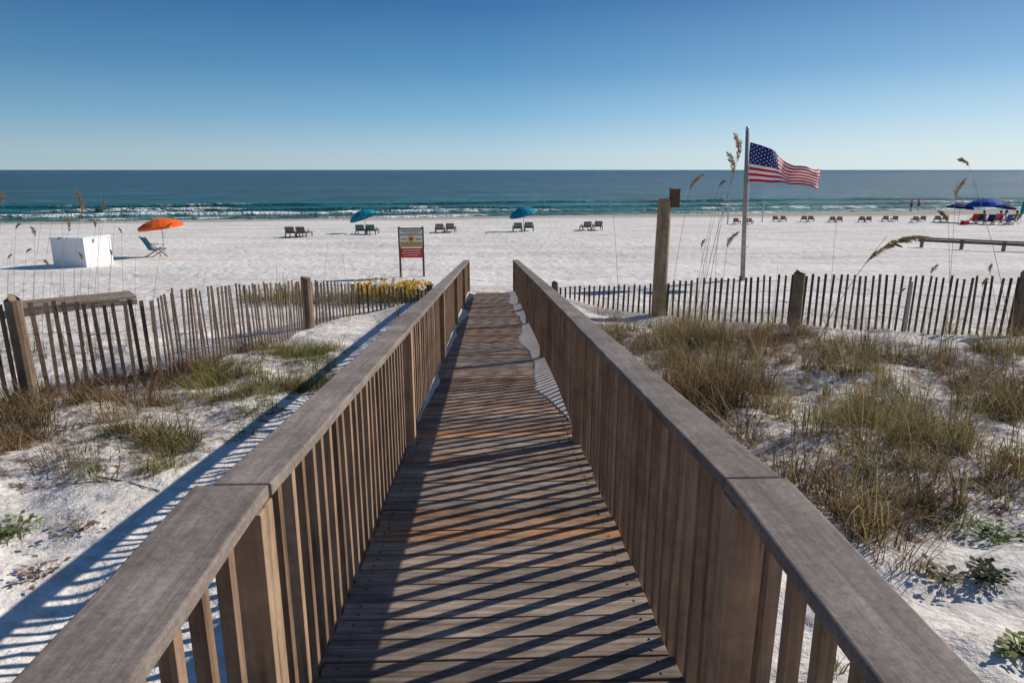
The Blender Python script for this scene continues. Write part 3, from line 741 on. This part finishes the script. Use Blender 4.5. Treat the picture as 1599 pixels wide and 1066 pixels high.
umbrella(ground(818,361),1.85,1.02,M['teal'],R(16),R(200),'teal beach umbrella straight beyond the end of the boardwalk',cone=.55)
# ---------------------------------------------------------------- loungers
def lounger(mat,back):
    root=empty('beach_lounger')
    mb=MB()
    for k in range(9): mb.box((0,-.35+k*.155,.30),(.56,.12,.022))
    mb.beam((-.3,-.45,.29),(-.3,1.0,.29),.04,.08); mb.beam((.3,-.45,.29),(.3,1.0,.29),.04,.08)
    mb.build('seat',mat,root)
    mb=MB()
    for k in range(6):
        mb.beam((-.24+.096*k,-.42,.30),(-.24+.096*k,-.42-.5*math.cos(back),.30+.5*math.sin(back)),.085,.02)
    e=Vector((0,-.5*math.cos(back),.5*math.sin(back)))
    for q in (.3,.8): mb.beam(Vector((-.3,-.44,.28))+e*q,Vector((.3,-.44,.28))+e*q,.03,.06)
    mb.build('backrest',mat,root)
    for x in (-.3,.3):
        for y in (-.4,.85):
            m2=MB(); m2.box((x*1.06,y,.14),(.05,.09,.36)); m2.build('leg',mat,root)
        m2=MB(); m2.box((x*1.12,-.1,.48),(.08,.6,.025)); m2.box((x*1.12,.15,.38),(.04,.05,.18)); m2.build('armrest',mat,root)
    return root
proto={}
def put_lounger(px,py,kind,rz,label,group=None,sc=1):
    mat={'b':M['brown'],'g':M['green'],'k':M['navy']}[kind]
    if kind not in proto: proto[kind]=lounger(mat,R(62)); o=proto[kind]
    else: o=copy_tree(proto[kind])
    o.location=ground(px,py)+Vector((0,0,-.02)); o.rotation_euler.z=rz; tag(o,label,'lounger'); o.scale=(sc,sc,sc)
    if 'group' in o: del o['group']
    if group: o['group']=group
put_lounger(456,370,'b',.05,'brown lounger, left one of the leftmost pair on the beach')
put_lounger(474,370,'b',-.05,'brown lounger, right one of the leftmost pair on the beach')
put_lounger(564,366,'g',.05,'dark green lounger, left of two under the left teal umbrella')
put_lounger(581,366,'g',-.02,'dark green lounger, right of two under the left teal umbrella')
put_lounger(687,364,'b',.03,'brown lounger, left of the pair just right of the sign')
put_lounger(704,363,'b',-.03,'brown lounger, right of the pair just right of the sign')
put_lounger(808,362,'g',.0,'dark green lounger, left of two under the right teal umbrella')
put_lounger(826,361,'g',-.08,'dark green lounger, right of two under the right teal umbrella')
put_lounger(915,360,'b',.06,'brown lounger, left of the pair left of the piling')
put_lounger(933,359,'b',-.04,'brown lounger, right of the pair left of the piling')
for i,(px,py) in enumerate([(1150,350),(1170,350),(1211,346),(1223,346),(1255,346),(1266,346),(1299,347),(1310,347),(1345,347),(1355,347),(1382,346),(1396,346),(1428,347),(1440,346),(1463,346),(1474,346)]):
    put_lounger(px,py,'b',-.45+random.uniform(-.1,.1),'small dark lounger in the distant row right of the flagpole','loungers in the distant right row',.78)
def beach_chair(g,rz,label,mat,group=None):
    root=empty('beach_chair',g,rz,label,'chair',group)
    mb=MB()
    mb.beam((0,-.25,.32),(0,.28,.38),.5,.015); mb.build('seat',mat,root)
    mb=MB(); mb.beam((0,-.25,.32),(0,-.55,.92),.5,.015,up=(0,1,0)); mb.build('backrest',mat,root)
    for s in (-1,1):
        mb=MB(); mb.beam((s*.27,.32,.40),(s*.27,-.45,-.02),.03,.04); mb.build('leg',M['oldboard'],root)
        mb=MB(); mb.beam((s*.29,.35,-.02),(s*.29,-.25,.55),.03,.04); mb.build('leg',M['oldboard'],root)
        mb=MB(); mb.beam((s*.28,-.2,.34),(s*.28,-.57,.95),.03,.04); mb.build('back_frame',M['oldboard'],root)
        mb=MB(); mb.beam((s*.3,-.4,.6),(s*.3,.25,.56),.05,.025); mb.build('armrest',M['oldboard'],root)
    return root
beach_chair(ground(246,401),R(-40),'teal folding beach chair below the orange umbrella',M['teal'])
# ---------------------------------------------------------------- right hand beach group
def person(g,rz,pose,label,top,bottom,h=1.7,group=None):
    root=empty('person',g,rz,label,'person',group); k=h/1.7
    if pose=='stand':
        J={'pel':(0,0,.92),'wa':(0,.0,1.08),'ch':(0,0,1.28),'ne':(0,0,1.43),'hb':(0,.01,1.52),'ht':(0,.01,1.64),
           'sl':(-.17,0,1.38),'el':(-.22,-.02,1.12),'hl':(-.21,.06,.87),'sr':(.17,0,1.38),'er':(.23,-.03,1.12),'hr':(.21,.08,.88),
           'pl':(-.09,0,.88),'kl':(-.10,.03,.50),'al':(-.11,-.02,.08),'fl':(-.12,.13,.03),'pr':(.09,0,.88),'kr':(.11,.08,.50),'ar':(.12,.0,.08),'fr':(.13,.15,.03)}
    else:
        J={'pel':(0,-.2,.42),'wa':(0,-.24,.56),'ch':(0,-.3,.74),'ne':(0,-.33,.88),'hb':(0,-.31,.97),'ht':(0,-.31,1.09),
           'sl':(-.17,-.3,.84),'el':(-.26,-.2,.62),'hl':(-.2,.03,.58),'sr':(.17,-.3,.84),'er':(.26,-.2,.62),'hr':(.2,.03,.58),
           'pl':(-.09,-.16,.42),'kl':(-.12,.25,.50),'al':(-.12,.45,.09),'fl':(-.12,.6,.04),'pr':(.09,-.16,.42),'kr':(.12,.25,.50),'ar':(.13,.47,.09),'fr':(.13,.62,.04)}
    rad={'pel':.13,'wa':.115,'ch':.135,'ne':.055,'hb':.085,'ht':.08,'sl':.06,'el':.045,'hl':.032,'sr':.06,'er':.045,'hr':.032,'pl':.085,'kl':.06,'al':.04,'fl':.035,'pr':.085,'kr':.06,'ar':.04,'fr':.035}
    E=[('pel','wa'),('wa','ch'),('ch','ne'),('ne','hb'),('hb','ht'),('ch','sl'),('sl','el'),('el','hl'),('ch','sr'),('sr','er'),('er','hr'),('pel','pl'),('pl','kl'),('kl','al'),('al','fl'),('pel','pr'),('pr','kr'),('kr','ar'),('ar','fr')]
    ks=list(J); me=bpy.data.meshes.new('body'); me.from_pydata([Vector(J[q])*k for q in ks],[(ks.index(a),ks.index(b)) for a,b in E],[])
    me.materials.append(M['skin']); o=bpy.data.objects.new('body',me); col.objects.link(o); o.parent=root
    o.modifiers.new('skin','SKIN'); sv=me.skin_vertices[0].data
    for i,q in enumerate(ks): sv[i].radius=(rad[q]*k,rad[q]*k*.85); sv[i].use_root=(q=='pel')
    sd=o.modifiers.new('sub','SUBSURF'); sd.levels=1; sd.render_levels=1
    V=lambda q:Vector(J[q])*k
    if top:
        mb=MB(); mb.tube([V('pel'),V('wa'),V('ch'),V('ne')-Vector((0,0,.02))],[.155*k,.14*k,.185*k,.085*k],12); 
        mb.build('shirt',top,root,smooth=True)
    mb=MB()
    for s in 'lr': mb.tube([V('pel')+(V('p'+s)-V('pel'))*.6+Vector((0,0,.06)),V('p'+s),V('p'+s).lerp(V('k'+s),.6)],[.10*k,.125*k,.10*k],10)
    mb.build('shorts',bottom,root,smooth=True)
    mb=MB(); c=V('ht'); mb.tube([c+Vector((0,-.01,-.09)),c+Vector((0,-.015,-.02)),c+Vector((0,-.01,.05)),c+Vector((0,0,.09))],[.09*k,.105*k,.09*k,.03*k],12); mb.build('hair',M['hair'],root,smooth=True)
    mb=MB(); mb.tube([V('hb')+Vector((0,.075,.045)),V('hb')+Vector((0,.11,.03))],[.012,.016],6); mb.build('nose',M['skin'],root,smooth=True)
person(ground(1422,330),R(20),'stand','person standing at the waterline wearing dark shorts, left of the two',None,M['navy'],1.75)
person(ground(1433,329.5),R(-160),'stand','person standing at the waterline in a red top, right of the two',M['redc'],M['navy'],1.62)
umbrella(ground(1496,347),1.75,1.1,M['navy'],R(6),R(10),'dark navy beach umbrella, leftmost at the right beach group',cone=.4)
umbrella(ground(1534,348),2.2,1.5,M['blue'],R(4),R(180),'wide blue beach umbrella in the middle of the right beach group',cone=.6)
umbrella(ground(1560,345),1.85,1.2,M['navy'],R(10),R(0),'dark beach umbrella behind the blue one at right',cone=.5)
g=ground(1593,348); root=empty('closed_umbrella',g,0,'closed teal umbrella standing upright at the right edge','umbrella')
mb=MB(); mb.tube([(0,0,-.2),(0,0,2.0)],.022,8); mb.build('pole',M['pole'],root)
mb=MB(); mb.tube([(0,0,.75),(0,0,.85),(.01,0,1.35),(0,0,1.8),(0,0,1.95)],[.09,.15,.13,.07,.02],10); mb.build('canopy',M['teal'],root,smooth=True)
info=[(1516,350,'redc','red chair, first on the left at the right beach group'),(1530,350,'green','dark green chair under the wide blue umbrella'),(1543,351,'navy','navy chair just right of the blue umbrella pole'),(1556,350,'pink','pink chair near the middle of the right beach group'),(1568,351,'blue','bright blue chair at the right beach group'),(1581,350,'brown','brown chair beside the closed teal umbrella')]
for i,(px,py,m,l) in enumerate(info):
    g=ground(px,py); beach_chair(g,R(random.uniform(-25,25)),l,M[m],'chairs of the right beach group')
for (px,py,t,b,l) in [(1530,350,'pink','navy','person in pink seated under the wide blue umbrella'),(1556,350,'redc','navy','person in red seated in the pink chair'),(1581,350,'fwhite','blue','person in white seated beside the closed teal umbrella')]:
    person(ground(px,py)+Vector((0,0,.02)),0,'sit',l,M[t],M[b])
person(ground(1570,343),R(60),'stand','person standing behind the right beach group in blue shorts',M['fwhite'],M['blue'],1.7)
g=ground(1506,351); root=empty('cool_box',g,.3,'small white and red cool box on sand at the right beach group','cooler')
mb=MB(); mb.box((0,0,.17),(.6,.36,.34)); mb.build('body',M['redc'],root,bevel=.02); mb=MB(); mb.box((0,0,.37),(.63,.39,.06)); mb.build('lid',M['fwhite'],root,bevel=.02)
for px,py,h,l in [(1136,350,1.9,'thin pale pole on the beach between piling and flagpole'),(1190,347,1.7,'thin grey pole on the beach just right of the flagpole')]:
    g=ground(px,py); mb=MB(); mb.tube([(0,0,-.2),(0,0,h*.6),(.01,0,h-.05),(.01,0,h)],[.06,.055,.05,.03],8); tag(mb.build('beach_pole',M['pole'],loc=g),l,'pole')
# ---------------------------------------------------------------- light
AZ=R(63); EL=R(31)
sd=Vector((math.sin(AZ)*math.cos(EL),math.cos(AZ)*math.cos(EL),math.sin(EL)))
ld=bpy.data.lights.new('sun','SUN'); ld.energy=5.; ld.angle=R(.5); ld.color=(1,.93,.83)
lo=bpy.data.objects.new('sun',ld); col.objects.link(lo); lo.rotation_euler=sd.to_track_quat('Z','Y').to_euler(); lo.location=(20,20,30)
w=bpy.data.worlds.new('World'); bpy.context.scene.world=w; w.use_nodes=True; nt=w.node_tree
sk=nt.nodes.new('ShaderNodeTexSky'); sk.sky_type='NISHITA'; sk.sun_disc=False; sk.sun_elevation=EL; sk.sun_rotation=AZ; sk.altitude=0; sk.air_density=1.; sk.dust_density=.2; sk.ozone_density=3.
bg=nt.nodes['Background']; bg.inputs[1].default_value=.1; nt.links.new(sk.outputs[0],bg.inputs[0])
tc=nt.nodes.new('ShaderNodeTexCoord'); sx=nt.nodes.new('ShaderNodeSeparateXYZ'); nt.links.new(tc.outputs['Generated'],sx.inputs[0])
gr=ramp(nt,sx.outputs[2],[(0,(.46,.63,.72)),(.025,(.40,.60,.74)),(.07,(.20,.45,.69)),(.13,(.08,.28,.54)),(.21,(.022,.145,.38)),(.5,(.03,.12,.32)),(1,(.03,.11,.28))])
br=math_(nt,'MULTIPLY_ADD',sx.outputs[0],.34,1.0)
gr=mixc(nt,1.,gr,br,'MULTIPLY')
# pale glow low over the horizon on the sun's side
gl=math_(nt,'MULTIPLY',math_(nt,'MULTIPLY',math_(nt,'MAXIMUM',sx.outputs[0],0.),1.1),ramp(nt,sx.outputs[2],[(0,1.),(.12,.25),(.3,0.)]),clamp=True)
gr=mixc(nt,gl,gr,(.72,.80,.82))
b2=nt.nodes.new('ShaderNodeBackground'); b2.inputs[1].default_value=1.; nt.links.new(gr,b2.inputs[0])
mx=nt.nodes.new('ShaderNodeMixShader'); mx.inputs[0].default_value=.85
nt.links.new(bg.outputs[0],mx.inputs[1]); nt.links.new(b2.outputs[0],mx.inputs[2]); nt.links.new(mx.outputs[0],nt.nodes['World Output'].inputs[0])
sc=bpy.context.scene; sc.view_settings.view_transform='Standard'; sc.view_settings.look='None'; sc.view_settings.exposure=0
